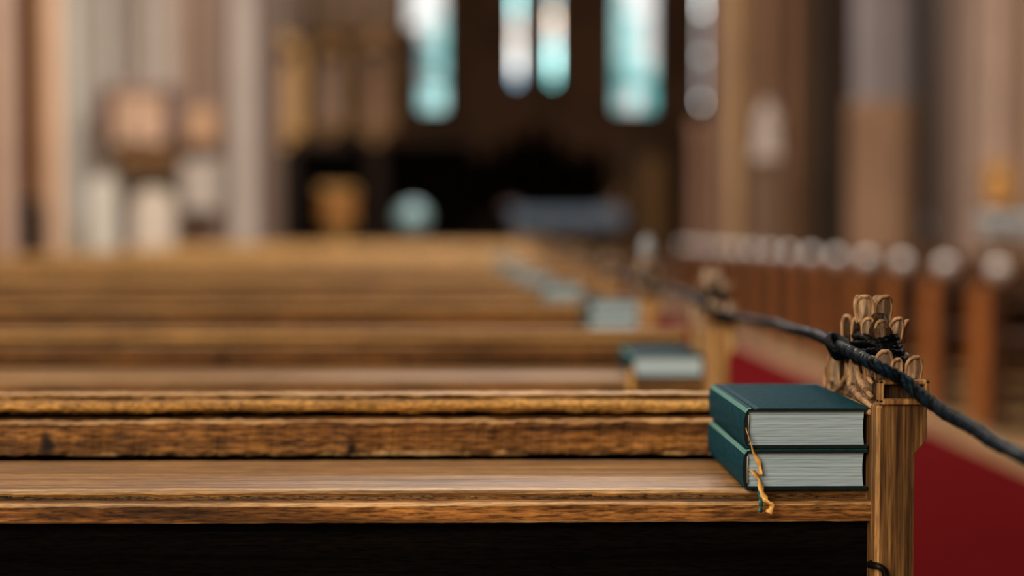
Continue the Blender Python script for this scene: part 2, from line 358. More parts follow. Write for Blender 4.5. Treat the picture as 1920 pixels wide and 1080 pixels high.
# ------------------------------------------------------------------ pillars of the arcades
_sm = {}
def stone_c(c, k=1.0):
    key = (c, k)
    if key not in _sm: _sm[key] = stone('stone_%d' % len(_sm), tuple(x * k for x in lin(*c)[:3]) + (1,), .12, 1.2)
    return _sm[key]
def pillar(name, label, Y, shafts, ktone=1.0, top=13.9, core=None):
    """shafts: (x0, x1, colour, dY) as seen; each a round shaft on its own base"""
    xs = [at(s[0], 400, Y).x for s in shafts] + [at(s[1], 400, Y).x for s in shafts]
    cx = (min(xs) + max(xs)) / 2
    e = empty(name, (cx, Y, 0)); struct(e, label)
    for x0, x1, col, dy in shafts:
        a = at(x0, 400, Y + dy).x; b = at(x1, 400, Y + dy).x; r = (b - a) / 2; m = (a + b) / 2 - cx
        MB().lathe([(r * 1.25, 0), (r * 1.25, .25), (r * 1.1, .32), (r * 1.22, .40), (r, .5), (r, top - .5), (r * 1.25, top - .1), (r * 1.3, top)], 20, m, dy).build('shaft', stone_c(col, ktone), e, True)
    if core:
        MB().box(min(xs) - cx + .02, max(xs) - cx - .02, core[1], core[1] + .8, 0, top).build('core', stone_c(core[0], ktone), e)
    return e
KT = 1.15
pillar('pillar', 'tan twin-shafted pillar at the left edge of the picture', 10.2, [(-60, -8, (165, 135, 112), .1), (-10, 32, (180, 150, 130), 0), (76, 122, (182, 148, 120), 0), (34, 74, (105, 62, 20), .2)], KT)
pillar('pillar', 'wide pale pillar of many slender shafts behind the stone monument', 18.2,
       [(122, 158, (186, 182, 172), 0), (158, 192, (162, 150, 140), .1), (190, 222, (172, 165, 155), 0), (222, 250, (146, 128, 118), .12), (248, 292, (158, 145, 134), 0),
        (290, 332, (165, 152, 140), .05), (330, 360, (148, 124, 108), .1), (358, 392, (136, 110, 92), .2), (390, 430, (150, 126, 110), .1), (430, 482, (172, 158, 148), -.1), (482, 508, (112, 92, 80), .15)], KT, core=((120, 100, 85), .25))
pillar('pillar', 'brown clustered pillar behind the pale statue', 30.0,
       [(1344, 1368, (120, 98, 84), 0), (1364, 1392, (158, 128, 92), -.1), (1394, 1418, (84, 62, 46), .2), (1416, 1444, (142, 112, 88), -.1), (1446, 1470, (80, 58, 42), .2), (1470, 1496, (126, 98, 76), 0), (1494, 1514, (92, 66, 40), .1)], KT * 2.1, core=((86, 62, 44), .3))
pg = pillar('pillar', 'broad smooth grey pillar with tan lower part, near the right edge', 24.0, [(1600, 1712, (146, 136, 136), 0), (1590, 1606, (80, 62, 50), .3)], KT)
a_ = at(1598, 192, 23.9); b_ = at(1708, 192, 23.9); r_ = (b_.x - a_.x) / 2
MB().lathe([(r_ * 1.2, .5), (r_ * 1.1, .7), (r_ * 1.1, a_.z - .1), (r_ * 1.14, a_.z)], 24, (a_.x + b_.x) / 2 - pg.location.x + .02, -.04).build('lower_drum', stone_c((172, 136, 108), KT), pg, True)
pillar('pillar', 'slim black shaft added for the dark gap beside the broad grey pillar', 24.4, [(1722, 1742, (14, 12, 11), 0)], KT)  # added shaft: shade of the gap put into its black
YQ = 32.0; q = at(1320, 228, YQ); e = empty('pier', (q.x, YQ, 0)); tag(e, 'pinkish tan stone pier standing below the dim lancet window', 'pier')
for x0, x1, cc, dy in ((1296, 1322, (170, 132, 112), 0), (1320, 1350, (158, 122, 88), .1)):
    a_ = at(x0, 300, YQ).x - q.x; b_ = at(x1, 300, YQ).x - q.x; r_ = (b_ - a_) / 2
    MB().lathe([(r_ * 1.3, 0), (r_ * 1.3, .3), (r_, .45), (r_, q.z - .3), (r_ * 1.2, q.z - .1), (r_ * 1.2, q.z)], 18, (a_ + b_) / 2, dy).build('shaft', stone_c(cc, KT * 1.5), e, True)
a_ = at(1846, 384, 18.7); b_ = at(1888, 306, 18.7)
e = empty('glow_box', ((a_.x + b_.x) / 2, 18.55, a_.z)); tag(e, 'amber box added for the warm glow on the light tan pillar', 'box')  # added box: glow on the pillar put into its amber colour
w_ = (b_.x - a_.x) / 2; h_ = b_.z - a_.z
M_amber = plain('amber_glow', (.72, .36, .10, 1), .5, .4, 0, 8, .2)
MB().box(-w_, w_, 0, .22, 0, h_ * .85, .015).build('body', M_amber, e)
MB().prism([(-.03, h_ * .85), (.22, h_ * .85), (.22, h_), (-.03, h_ * .9)], 'x', -w_ - .015, w_ + .015).build('sloping_lid', M_amber, e)
MB().box(-.05, .05, -.012, 0, h_ * .4, h_ * .55, .004).build('lock_plate', M_iron, e)
pillar('pillar', 'light tan clustered pillar at the right edge of the picture', 19.0,
       [(1786, 1812, (128, 104, 90), .1), (1808, 1850, (146, 124, 110), 0), (1850, 1884, (176, 148, 130), -.1), (1884, 1912, (132, 106, 88), 0), (1910, 1962, (150, 122, 100), 0)], KT, core=((90, 70, 56), .3))
pillar('pillar', 'narrow brown pillar between the grey one and the tan one', 27.0, [(1742, 1766, (96, 74, 60), 0), (1764, 1786, (110, 86, 72), 0)], KT)
pillar('pillar', 'dark brown shaft in the gap beside the grey pillar', 35.0, [(1548, 1572, (84, 62, 48), 0), (1572, 1596, (70, 50, 40), .2)], KT)

# ------------------------------------------------------------------ statues, monument, side altars
def figure(mb, cx, cy, z0, h, s=1.0):
    """robed standing figure: one lofted body with folds, neck and head, arms folded in front"""
    prof = [(.155, 0), (.165, .04), (.15, .2), (.135, .38), (.118, .52), (.105, .60), (.125, .68), (.135, .76), (.118, .82), (.05, .85), (.045, .865), (.062, .885), (.072, .92), (.068, .96), (.045, .99), (.01, 1.0)]
    seg = 28; vs = []
    for r, t in prof:
        for k in range(seg):
            a = 2 * PI * k / seg
            fold = 1 + (.09 * math.sin(a * 7 + t * 3) if t < .6 else 0)
            asp = .68 if t < .84 else .95
            vs.append((cx + math.cos(a) * r * h * fold * s, cy + math.sin(a) * r * h * asp * fold * s, z0 + t * h))
    n = len(prof)
    fs = [(i * seg + k, i * seg + (k + 1) % seg, (i + 1) * seg + (k + 1) % seg, (i + 1) * seg + k) for i in range(n - 1) for k in range(seg)]
    fs += [tuple(range(seg)), tuple(range(n * seg - 1, (n - 1) * seg - 1, -1))]
    mb.add(vs, fs)
    for sx in (-1, 1):
        mb.tube([(cx + sx * .115 * h, cy, z0 + .78 * h), (cx + sx * .15 * h, cy - .03 * h, z0 + .62 * h), (cx + sx * .08 * h, cy - .11 * h, z0 + .60 * h), (cx + sx * .012 * h, cy - .125 * h, z0 + .67 * h)], [.038 * h, .036 * h, .03 * h, .018 * h], 10)
    mb.tube([(cx, cy - .066 * h, z0 + .935 * h), (cx, cy - .082 * h, z0 + .915 * h), (cx, cy - .066 * h, z0 + .91 * h)], [.006 * h, .010 * h, .006 * h], 6)
    return mb

# statue on a tall pedestal, right
YS = 28.0
c = at(1438, 300, YS); zt = at(1438, 192, YS).z; zm = at(1438, 298, YS).z
e = empty('pedestal', (c.x, YS, 0)); tag(e, 'tall tan stone pedestal under the pale robed statue', 'pedestal')
w2 = .34
MB().box(-w2 - .06, w2 + .06, -.35, .35, 0, .45, .03).build('base', stone_c((150, 122, 100), KT), e)
MB().lathe([(w2, .45), (w2, zm - .22)], 8, 0, 0, 1, .85, PI / 8).build('column', stone_c((150, 122, 100), KT), e)
MB().lathe([(w2 * .9, zm - .22), (w2 * 1.25, zm - .1), (w2 * 1.25, zm)], 8, 0, 0, 1, .85, PI / 8).build('capital', stone_c((150, 122, 100), KT), e)
o = figure(MB(), 0, 0, 0, zt - zm, 1.35).build('statue', stone_c((235, 215, 198), KT * 1.75), None, True); o.location = (c.x, YS, zm)
tag(o, 'pale stone statue of a robed figure standing on the tall tan pedestal', 'statue')

# stone wall monument on the wide pale pillar
YM = 17.55
def bx(name, x0, x1, y0, y1, Y, depth, mat, parent, base, bev=.01, arch=False):
    a = at(x0, y1, Y); b = at(x1, y0, Y)
    X0, X1, Z0, Z1 = a.x - base[0], b.x - base[0], a.z - base[2], b.z - base[2]
    m = MB()
    if arch:
        r = (X1 - X0) / 2; cx = (X0 + X1) / 2; pts = [(X0, Z0), (X1, Z0)] + [(cx + r * math.cos(t * PI / 12), Z1 - r + r * math.sin(t * PI / 12)) for t in range(13)]
        m.prism(pts, 'y', Y - base[1], Y - base[1] + depth)
    else: m.box(X0, X1, Y - base[1], Y - base[1] + depth, Z0, Z1, bev)
    return m.build(name, mat, parent)
bse = (at(262, 300, YM).x, YM, 0)
e = empty('wall_monument', bse); tag(e, 'peach stone relief monument with brown ledge fixed to the wide pale pillar', 'monument')
bx('relief_panel', 212, 306, 176, 268, YM, .35, stone_c((196, 160, 132), KT), e, bse)
bx('side_column', 182, 200, 168, 262, YM + .05, .3, stone_c((110, 82, 76), KT), e, bse)
bx('side_column', 312, 328, 168, 255, YM + .05, .3, stone_c((102, 80, 78), KT), e, bse)
bx('cornice', 196, 316, 158, 172, YM - .05, .45, stone_c((150, 126, 112), KT), e, bse)
bx('ledge', 222, 326, 282, 312, YM - .1, .5, stone_c((120, 84, 46), KT), e, bse)
fm = MB(); a = at(259, 262, YM); figure(fm, a.x - bse[0], -.06, a.z, .5); fm.build('relief_figure', stone_c((200, 170, 145), KT), e, True)
for x0, x1, y0, lab, colr in ((168, 214, 330, 'white round-topped stone slab, left of the two under the monument', (205, 200, 188)),
                              (250, 322, 352, 'wider white round-topped stone slab, right of the two under the monument', (200, 186, 170))):
    a = at((x0 + x1) / 2, 500, YM - .3); bb = (a.x, YM - .3, 0); e = empty('memorial_slab', bb); tag(e, lab, 'memorial slab', 'round-topped slabs under the monument')
    A = at(x0, 400, YM - .3).x - a.x; Bx = at(x1, 400, YM - .3).x - a.x; zt_ = at(0, y0, YM - .3).z; r = (Bx - A) / 2
    pts = [(A, .25), (Bx, .25)] + [((A + Bx) / 2 + r * math.cos(t * PI / 12), zt_ - r + r * math.sin(t * PI / 12)) for t in range(13)]
    MB().prism(pts, 'y', 0, .2).build('slab', stone_c(colr, KT * 1.1), e)
    MB().box(A - .05, Bx + .05, -.06, .26, 0, .25, .02).build('plinth', stone_c((150, 130, 110), KT), e)
bse = (at(378, 300, YM + .1).x, YM + .1, 0)
e = empty('wall_tablet', bse); tag(e, 'pale rectangular stone tablet with peach panel above, left of the slim light shaft', 'tablet')
bx('tablet_slab', 342, 412, 300, 395, YM + .1, .25, stone_c((178, 166, 155), KT), e, bse)
bx('upper_panel', 350, 404, 200, 268, YM + .1, .25, stone_c((186, 146, 112), KT), e, bse)

# black loudspeaker on the first pillar
a = at(56, 425, 9.9)
e = empty('loudspeaker', (a.x, 9.9, a.z)); tag(e, 'slim black loudspeaker fixed to the pillar at the left edge', 'loudspeaker')
MB().box(-.06, .06, -.06, .08, -.19, .19, .012).build('cabinet', M_iron, e)
for z in (-.10, -.03, .04, .11): MB().lathe([(.026, -.003), (.028, .0), (.018, .004), (.004, .006)], 16).build('driver', M_blackwood_shade, e).matrix_local = Matrix.Translation((0, -.062, z)) @ Matrix.Rotation(PI / 2, 4, 'X')
MB().box(-.015, .015, .08, .20, -.03, .03, .003).build('bracket', M_iron, e)

# gilded side altars with figures along the left chancel wall
def shrine(name, lab, Y, x0, x1, y0, y1, frame_m, back_m, fig_c, fx=None):
    a = at(x0, y1, Y); b = at(x1, y0, Y); W = b.x - a.x; H = b.z - a.z
    e = empty(name, ((a.x + b.x) / 2, Y, a.z)); tag(e, lab, 'shrine', 'gilded shrines beside the chancel')
    t = W * .17; h = W / 2
    MB().box(-h, -h + t, -.1, .25, 0, H * .86, .012).build('side_post', frame_m, e)
    MB().box(h - t, h, -.1, .25, 0, H * .86, .012).build('side_post', frame_m, e)
    MB().box(-h * 1.05, h * 1.05, -.12, .25, 0, H * .07, .01).build('sill', frame_m, e)
    MB().prism([(-h * 1.1, H * .86), (h * 1.1, H * .86), (h * .8, H * .93), (0, H * 1.03), (-h * .8, H * .93)], 'y', -.12, .25).build('gable', frame_m, e)
    MB().box(-h + t, h - t, .2, .25, H * .07, H * .86).build('back_panel', back_m, e)
    m = MB(); figure(m, (fx or 0) * W, .06, H * .07, H * .68, 1.25); m.build('figure', fig_c, e, True)
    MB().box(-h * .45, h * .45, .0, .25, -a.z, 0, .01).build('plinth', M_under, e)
    MB().prism([(-h * .6, 0), (h * .6, 0), (h * .15, -H * .12), (-h * .15, -H * .12)], 'y', -.05, .25).build('corbel', frame_m, e)
GB = plain('dim_gold', (.34, .18, .06, 1), .5, .4, .1, 4, .4)
shrine('shrine', 'brightest gilded shrine with a pale figure, next to the slim light shaft', 20.3, 500, 568, 66, 255, M_gold, GB, stone_c((196, 156, 112), 1.2), .1)
shrine('shrine', 'gilded shrine with dark frame and grey figure, middle of the three', 24.0, 596, 644, 70, 240, M_lect, plain('dark_shrine_back', (.05, .03, .018, 1)), stone_c((160, 135, 122), 1.2))
shrine('shrine', 'dim golden shrine nearest the tall teal window', 27.0, 668, 738, 66, 250, GB, plain('brown_shrine_back', (.12, .07, .03, 1)), stone_c((165, 130, 105), 1.1))
YG = 27.7; a = at(583, 54, YG); b = at(744, -150, YG)
e = empty('organ_gallery', (-3.45, YG, a.z)); tag(e, 'brown wooden gallery front above the gilded shrines', 'gallery')
Wg = b.x + 3.45; Hg = b.z - a.z
MB().box(.02, Wg, 0, 1.2, 0, Hg, .02).build('body', plain('brown_gallery_wood', (.26, .15, .075, 1), .5, .4, 0, 3, .3), e)
for k in range(4): MB().box(k * Wg / 4 + .06, (k + 1) * Wg / 4 - .06, -.04, .0, .2, Hg - .2, .02).build('panel', plain('light_gallery_panel_%d' % k, (.30, .19, .11, 1), .5, .4, 0, 3, .3), e)
MB().box(.02, Wg + .05, -.08, 1.2, -.08, 0, .02).build('cornice', M_lect, e)
# dark choir stalls below the shrines and round the chancel
def stall(Y, x0, x1, ytop, lab):
    a = at(x0, 430, Y); b = at(x1, ytop, Y); W = b.x - a.x
    e = empty('choir_stall', ((a.x + b.x) / 2, Y, 0)); tag(e, lab, 'choir stall', 'black choir stalls')
    h = W / 2; z = b.z
    MB().box(-h, h, .25, .33, 0, z - .1, .01).build('backrest', M_blackwood_shade, e)
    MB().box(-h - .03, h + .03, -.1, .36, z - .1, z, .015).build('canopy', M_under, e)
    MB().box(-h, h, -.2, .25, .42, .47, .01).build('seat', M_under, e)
    n = max(2, round(W / .65))
    for i in range(n + 1):
        x = -h + i * W / n
        MB().prism([(-.25, 0), (.25, 0), (.25, z - .1), (.12, z - .1), (.1, .95), (-.25, .85)], 'x', x - .025, x + .025).build('divider', M_blackwood_shade, e)
stall(21.5, 512, 650, 268, 'black high-backed choir stall, left of the round-lidded font')
stall(29.0, 640, 880, 262, 'long black choir stall behind the round-lidded font')
# high altar screen, dark
e = empty('altar_screen', (at(1000, 400, 40.5).x, 40.5, .45)); tag(e, 'dark carved altar screen rising behind the cloth-covered altar', 'altar screen')
W = at(1140, 400, 40.5).x - at(860, 400, 40.5).x
for i in range(7):
    x = -W / 2 + (i + .5) * W / 7; hh = 3.0 + (.4 if i in (2, 4) else .7 if i == 3 else 0)
    MB().prism([(x - W / 14 + .02, 0), (x + W / 14 - .02, 0), (x + W / 14 - .02, hh - .35), (x, hh), (x - W / 14 + .02, hh - .35)], 'y', 0, .12).build('panel', M_blackwood_shade, e)
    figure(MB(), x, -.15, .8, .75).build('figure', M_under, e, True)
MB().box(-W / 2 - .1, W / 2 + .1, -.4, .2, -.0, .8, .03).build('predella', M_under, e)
# brown carved stall and gold ornament, right of the altar
def cupboard(lab, Y, x0, x1, y0, mat):
    a = at(x0, 430, Y); b = at(x1, y0, Y); h = (b.x - a.x) / 2; z = b.z
    e = empty('confessional', ((a.x + b.x) / 2, Y, .45)); tag(e, lab, 'cabinet'); z -= .45
    MB().box(-h, h, 0, .7, 0, z * .9, .02).build('body', mat, e)
    MB().prism([(-h * 1.05, z * .9), (h * 1.05, z * .9), (h * .5, z), (-h * .5, z)], 'y', -.05, .7).build('crest', mat, e)
    for s in (-1, 1): MB().box(min(0, s * h * .92) + .01, max(0, s * h * .92) - .01, -.03, 0, .1, z * .84, .01).build('door', M_lect if s > 0 else mat, e)
cupboard('tall dim brown carved cabinet standing under the widest teal window', 38.0, 1158, 1248, 262, wood('dim_brown_wood', 'z', (.02, .009, .003, 1), (.16, .08, .03, 1), (.26, .14, .055, 1), .5))

# altar table
YT = 31.0
a = at(960, 394, YT); b = at(1164, 432, YT)
e = empty('altar_table', ((a.x + b.x) / 2, YT, .45)); tag(e, 'long altar table on dark legs in front of the carved screen', 'altar')
h = (b.x - a.x) / 2; zt_ = a.z - .45
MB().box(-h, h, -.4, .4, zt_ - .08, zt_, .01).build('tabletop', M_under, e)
for sx in (-.9, -.3, .3, .9): MB().lathe([(.12, 0), (.12, .08), (.06, .14), (.09, .4), (.06, zt_ - .2), (.11, zt_ - .08)], 14, sx * h, 0).build('leg', M_lect, e, True)
def cloth_mesh(h, drop):
    vs = []; fs = []; nx = 60
    prof = [(-.415, -drop), (-.42, -drop * .5), (-.412, -.01), (-.40, .008), (0, .01), (.40, .008), (.412, -.01), (.42, -drop * .5), (.415, -drop)]
    for i in range(nx + 1):
        x = -h - .02 + (2 * h + .04) * i / nx
        for j, (y, z) in enumerate(prof):
            wv = .012 * math.sin(i * 1.1) * (1 if j in (0, 1, 7, 8) else 0); vs.append((x, y + wv, z))
    n = len(prof)
    for i in range(nx):
        for j in range(n - 1): fs.append((i * n + j, (i + 1) * n + j, (i + 1) * n + j + 1, i * n + j + 1))
    return vs, fs
cv, cf = cloth_mesh(h, .42)
o = link_mesh('altar_cloth', cv, cf, plain('blue_grey_linen', (.20, .28, .38, 1), .8, .2), None, True); o.location = ((a.x + b.x) / 2, YT, a.z)
sm = o.modifiers.new('thickness', 'SOLIDIFY'); sm.thickness = .006
tag(o, 'blue-grey cloth hanging over the long altar table', 'cloth')
for px, lab in ((958, 'pale folded linen on the left end of the altar'), (1152, 'pale folded linen on the right end of the altar')):
    p = at(px, 392, YT - .1); p.x += (-.12 if px > 1000 else 0); m = MB()
    for k in range(4): m.box(-.2 + .01 * k, .2 - .008 * k, -.14, .14, k * .03, k * .03 + .028, .01)
    o = m.build('folded_linen', plain('pinkish_linen_%d' % px, (.36, .28, .28, 1), .8, .2)); o.location = (p.x, YT - .1, a.z + .012); tag(o, lab, 'linen')
o = MB().lathe([(.10, 0), (.10, .02), (.03, .05), (.025, .22), (.06, .26), (.10, .36), (.11, .40), (.09, .40)], 20).build('gilt_vase', M_gold, None, True)
o.location = (at(1165, 380, YT).x - .02, YT + .22, a.z + .012); tag(o, 'gold goblet-shaped vase standing on the right end of the altar', 'vase')

# lectern, left of centre
YL = 19.6
p = at(634, 400, YL); zt_ = at(634, 362, YL).z
e = empty('lectern', (p.x, YL, 0)); tag(e, 'golden oak octagonal lectern standing beyond the rows of pews', 'lectern')
MB().lathe([(.26, 0), (.26, .08), (.20, .12), (.12, .2), (.10, zt_ - .62), (.17, zt_ - .5), (.24, zt_ - .42)], 8, 0, 0, 1, 1, PI / 8).build('stem', M_lect, e)
MB().lathe([(.24, zt_ - .42), (.27, zt_ - .38), (.25, zt_ - .35), (.25, zt_ - .08), (.29, zt_ - .03), (.29, zt_)], 8, 0, 0, 1, 1, PI / 8).build('desk_box', M_lect, e)
for k in range(4):
    MB().box(-.07, .07, -.012, .0, zt_ - .32, zt_ - .11, .004).build('panel', M_red, e).matrix_local = Matrix.Rotation(-PI / 2 + (k * PI / 4) + PI / 8 - PI / 8, 4, 'Z') @ Matrix.Translation((0, -.232, 0))
MB().prism([(-.22, zt_), (.22, zt_), (.22, zt_ + .03), (-.22, zt_ + .09)][::-1], 'x', -.25, .25).build('book_rest', M_lect, e)
# font with round lid
YF = 18.0
p = at(773, 410, YF)
e = empty('baptismal_font', (p.x, YF, 0)); tag(e, 'stone font with a shiny pale teal round lid, beyond the pews', 'font')
fz = p.z - .19
MB().lathe([(.30, 0), (.30, .1), (.16, .18), (.13, fz - .35), (.22, fz - .16), (.24, fz)], 24).build('stone_bowl', stone_c((70, 52, 38), 1), e, True)
MB().lathe([(max(.012, .215 * math.sin(PI * t / 16)), fz + .015 + .19 - .19 * math.cos(PI * t / 16)) for t in range(3, 17)], 28).build('lid', plain('lid_reflection_teal', (.30, .50, .54, 1), .25, .8, .2, 5, .1), e, True)  # bright reflection put into the lid's pale colour
for px, py, lab in ((1757, 428, 'pale bluish stone stoup bowl beside the grey pillar'), (1862, 420, 'pale bluish stone stoup bowl at the foot of the light tan pillar'), (1918, 424, 'pale bluish stone stoup bowl at the right edge of the picture')):
    YQ = 20.6 if px < 1800 else 17.6
    q = at(px, py, YQ); e = empty('stoup', (q.x, YQ, 0)); tag(e, lab, 'stoup', 'stoups by the right-hand pillars')
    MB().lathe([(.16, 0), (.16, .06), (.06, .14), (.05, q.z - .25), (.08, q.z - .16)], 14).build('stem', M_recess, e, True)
    MB().lathe([(.05, q.z - .17), (.12, q.z - .10), (.155, q.z + .04), (.165, q.z + .12), (.15, q.z + .13), (.13, q.z + .05), (.02, q.z - .02)], 20).build('bowl', M_bluestone, e, True)

# ------------------------------------------------------------------ pews
P0 = 1.09                       # distance of the first pew's front face; meshes are written relative to it
PITCHY = .855
XL = -3.0; XP0 = .300; XP1 = .3400
def R(y_px, Y, x_px=900): return at(x_px, y_px, Y).z
zr = {}
zr['lip_t'] = R(737.5, 1.325); zr['lip_b'] = R(744, 1.322)
zr['rail_t'] = R(748, 1.315); zr['rail_b'] = R(776, 1.305)
zr['pl_t'] = R(787, 1.295); zr['pl_b'] = R(854, 1.293)
zr['sh'] = R(919, 1.12); zr['sh_b'] = R(943, 1.12)
zr['st_t'] = R(943, 1.105); zr['st_b'] = R(981, 1.105)

def warped(name, prof, x0, x1, n, amp, mat, parent, seed, rough=(), worn=()):
    """board along X: outline prof (y,z) relative to the pew, worn unevenly; rough: indices of profile points that are ragged"""
    vs = []; m = len(prof)
    for i in range(n + 1):
        x = x0 + (x1 - x0) * i / n
        for j, (y, z) in enumerate(prof):
            q = 1.0
            slow = noise.noise(Vector((x * 2.3, seed, j * .15))) * amp
            fast = noise.noise(Vector((x * 38, seed + 5, j * 1.7))) * amp * .35 + noise.noise(Vector((x * 140, seed + 9, j * 2.1))) * amp * .22
            if j in rough: fast *= 2.6
            vs.append((x, y + fast * .7, z + slow * .8 + fast))
    fs = []
    for i in range(n):
        for j in range(m): k = (j + 1) % m; fs.append((i * m + j, i * m + k, (i + 1) * m + k, (i + 1) * m + j))
    fs.append(tuple(range(m))); fs.append(tuple(range(n * m + m - 1, n * m - 1, -1)))
    o = link_mesh(name, vs, fs, mat, parent)
    if worn:
        o.data.materials.append(M_wornlit)  # these edge faces carry the painted highlight and wear
        for i in range(n):
            for j in worn: o.data.polygons[i * m + j].material_index = 1
    return o

def r2(y, z0, z1, d, b):
    """chamfered board outline: front y, top z1, bottom z0, depth d, chamfer b"""
    return [(y, z0 + b), (y, z1 - b * 1.3), (y + b * .35, z1 - b * .5), (y + b * 1.2, z1), (y + d, z1), (y + d, z0), (y + b, z0)]

# --- carved finial, local to (mid of end board, P0, 0)
XM = (XP0 + XP1) / 2
def petal(mb, rim, base, face, w, h, lean=.25, droop=.35, nu=9, nv=12, th=.0022, rr=.0013):
    """arched leaf lobe: stands on base, bulges along face, its rounded tip nods over; rim bead round the outline and a middle rib"""
    face = Vector(face).normalized(); up = Vector((0, 0, 1)); side = face.cross(up).normalized(); base = Vector(base)
    def S_(u, v, o=0.0):
        hw = w * .5 * (.86 + .14 * math.sin(min(1, v / .5) * PI / 2)) * math.sqrt(max(0.0, 1 - max(0, (v - .55) / .45) ** 2))
        tip = max(0, (v - .55) / .45)
        out = h * (lean * .6 * v ** 1.5 + .10 * droop * tip ** 2) + w * .22 * (1 - u * u) * (math.sin(PI * min(1, v * .9 + .05)))
        groove = -w * .09 * math.exp(-((abs(u) - .45) / .16) ** 2) * math.sin(PI * min(1, v + .02))
        z = h * v
        return base + side * (u * hw) + up * z + face * (out + groove + o)
    vs = []
    for layer in (0, 1):
        for i in range(nv + 1):
            for j in range(nu):
                vs.append(S_(j / (nu - 1) * 2 - 1, min(i / nv, .985), 0 if layer == 0 else -th))
    m = (nv + 1) * nu; fs = []
    for i in range(nv):
        for j in range(nu - 1):
            a = i * nu + j; fs.append((a, a + 1, a + nu + 1, a + nu)); fs.append((m + a, m + a + nu, m + a + nu + 1, m + a + 1))
    bd = [j for j in range(nu)] + [i * nu + nu - 1 for i in range(1, nv + 1)] + [nv * nu + j for j in range(nu - 2, -1, -1)] + [i * nu for i in range(nv - 1, 0, -1)]
    for a, b in zip(bd, bd[1:] + bd[:1]): fs.append((a, b, m + b, m + a))
    mb.add(vs, fs)
    pts = [S_(-1, v / 10 * .97, .0002) for v in range(11)] + [S_(u / 4, .985, .0004) for u in (-3, -1, 1, 3)] + [S_(1, v / 10 * .97, .0002) for v in range(10, -1, -1)]
    rim.tube(pts, [rr * (.7 + .5 * math.sin(PI * i / (len(pts) - 1))) for i in range(len(pts))], 6)

